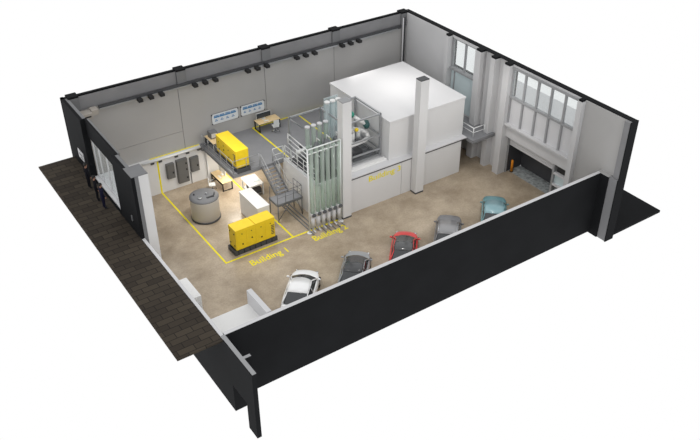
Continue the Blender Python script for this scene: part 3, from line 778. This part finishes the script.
    if rack:
        for s in (-1, 1): MB().bar((g[1][0] + .1, s * w * .68, H + .03), (g[3][0], s * w * .68, H + .03), .02).build('roof_bar', 'chrome', t)
def park(nx, ny, deg, **k):
    L = k.get('L', 4.4); a = R(deg); return ((nx - L / 2 * math.cos(a), ny - L / 2 * math.sin(a), 0), a)
for lb, nx, ny, deg, body, rc, kw in (
    ('white car with a white roof, nearest the left corner', 9.25, 6.95, 47, (238, 239, 240), None, dict(W=1.9)),
    ('silver grey car with a dark roof, second along the front wall', 13.1, 6.72, 47, (150, 153, 156), (52, 54, 57), dict()),
    ('red car with a dark glass roof, in the middle of the row', 17.0, 6.75, 48, (214, 52, 54), (66, 68, 70), dict()),
    ('grey estate car with a grey roof, between the red and teal cars', 20.55, 6.42, 46, (112, 112, 115), (142, 142, 144), dict(suv=True, H=1.5, rack=True)),
    ('teal blue car with a pale blue roof, farthest right', 24.75, 6.45, 46, (98, 140, 146), (136, 172, 180), dict(suv=True, H=1.48))):
    loc, a = park(nx, ny, deg, **kw); car(lb, loc, a, body, rc, **kw)

# ------------------------------------------------------------------ people on the pavement
def person(label, loc, rz, cloth, lean=0):
    t = thing('person', label, 'person', loc, rz)
    V = {}; vs_ = []; ed = []; rad = []
    def v(n, p, r, par=None):
        V[n] = len(vs_); vs_.append(p); rad.append(r)
        if par: ed.append((V[par], V[n]))
    v('pel', (0, 0, .95), .15); v('belly', (0, 0, 1.1), .14, 'pel'); v('chest', (0, .01, 1.33), .155, 'belly'); v('neck', (0, 0, 1.5), .058, 'chest')
    v('head0', (0, .02, 1.58), .075, 'neck'); v('head1', (0, .025, 1.67), .098, 'head0'); v('head2', (0, .02, 1.76), .075, 'head1')
    for s, n in ((-1, 'l'), (1, 'r')):
        v('sh' + n, (s * .19, 0, 1.42), .07, 'chest'); v('el' + n, (s * .25, -.02, 1.14), .046, 'sh' + n); v('wr' + n, (s * .25, .08, .9), .032, 'el' + n)
        v('pm' + n, (s * .25, .11, .83), .034, 'wr' + n)
        for k in range(4):
            dy = (k - 1.5) * .02
            v(f'f{k}' + n, (s * .252, .115 + dy, .79), .009, 'pm' + n); v(f'g{k}' + n, (s * .24, .12 + dy, .755 + .005 * abs(k - 1.5)), .008, f'f{k}' + n)
        v('th' + n, (s * .235, .15, .82), .01, 'pm' + n); v('ti' + n, (s * .225, .165, .79), .009, 'th' + n)
        v('hp' + n, (s * .09, 0, .88), .1, 'pel'); v('kn' + n, (s * .1, .02, .5), .065, 'hp' + n); v('an' + n, (s * .1, -.01, .1), .045, 'kn' + n)
        v('ft' + n, (s * .11, .06, .05), .045, 'an' + n); v('to' + n, (s * .12, .16, .04), .036, 'ft' + n)
    me = bpy.data.meshes.new('body'); me.from_pydata(vs_, ed, []); o = bpy.data.objects.new('body', me); C.objects.link(o); o.parent = t
    sk = o.modifiers.new('skin', 'SKIN'); 
    if not me.skin_vertices: me.skin_vertices.new() if hasattr(me.skin_vertices, 'new') else None
    for i, r in enumerate(rad): me.skin_vertices[0].data[i].radius = (r, r * (.72 if i in (0, 1, 2) else 1))
    me.skin_vertices[0].data[0].use_root = True
    o.modifiers.new('sub', 'SUBSURF').levels = 1
    bpy.context.view_layer.update()
    m2 = bpy.data.meshes.new_from_object(o.evaluated_get(bpy.context.evaluated_depsgraph_get())); o.modifiers.clear(); o.data = m2
    m2.materials.clear(); m2.materials.append(M['skin']); m2.materials.append(M[cloth])
    for f in m2.polygons:
        f.use_smooth = True; z = f.center.z
        f.material_index = 0 if (z > 1.5 or (z < .9 and abs(f.center.x) > .2)) else 1
    b = MB(); b.ball((0, -.005, 1.72), .115, (.95, 1.05, .9)); 
    bmesh.ops.delete(b.bm, geom=[v_ for v_ in b.bm.verts if v_.co.z < 1.69 and v_.co.y > .01], context='VERTS'); b.build('hair', 'hair', t)
    for s in (-1, 1):
        MB().ball((s * .118, .08, .045), .05, (.9, 2.3, .75)).build('shoe', 'rubber', t)
        MB().ball((s * .035, .115, 1.68), .012).build('eye', 'hair', t)
    MB().ball((0, .125, 1.655), .016, (.8, 1.2, 1.4)).build('nose', 'skin', t)
person('person in dark clothes standing on the pavement, farthest of the three', (-.54, 17.2, P), R(-80), 'suit')
person('person in dark clothes standing on the pavement, middle of the three', (-.62, 15.5, P), R(-95), 'suit')
person('person in navy trousers and dark top on the pavement, nearest of the three', (-.6, 14.45, P), R(-85), 'navy')
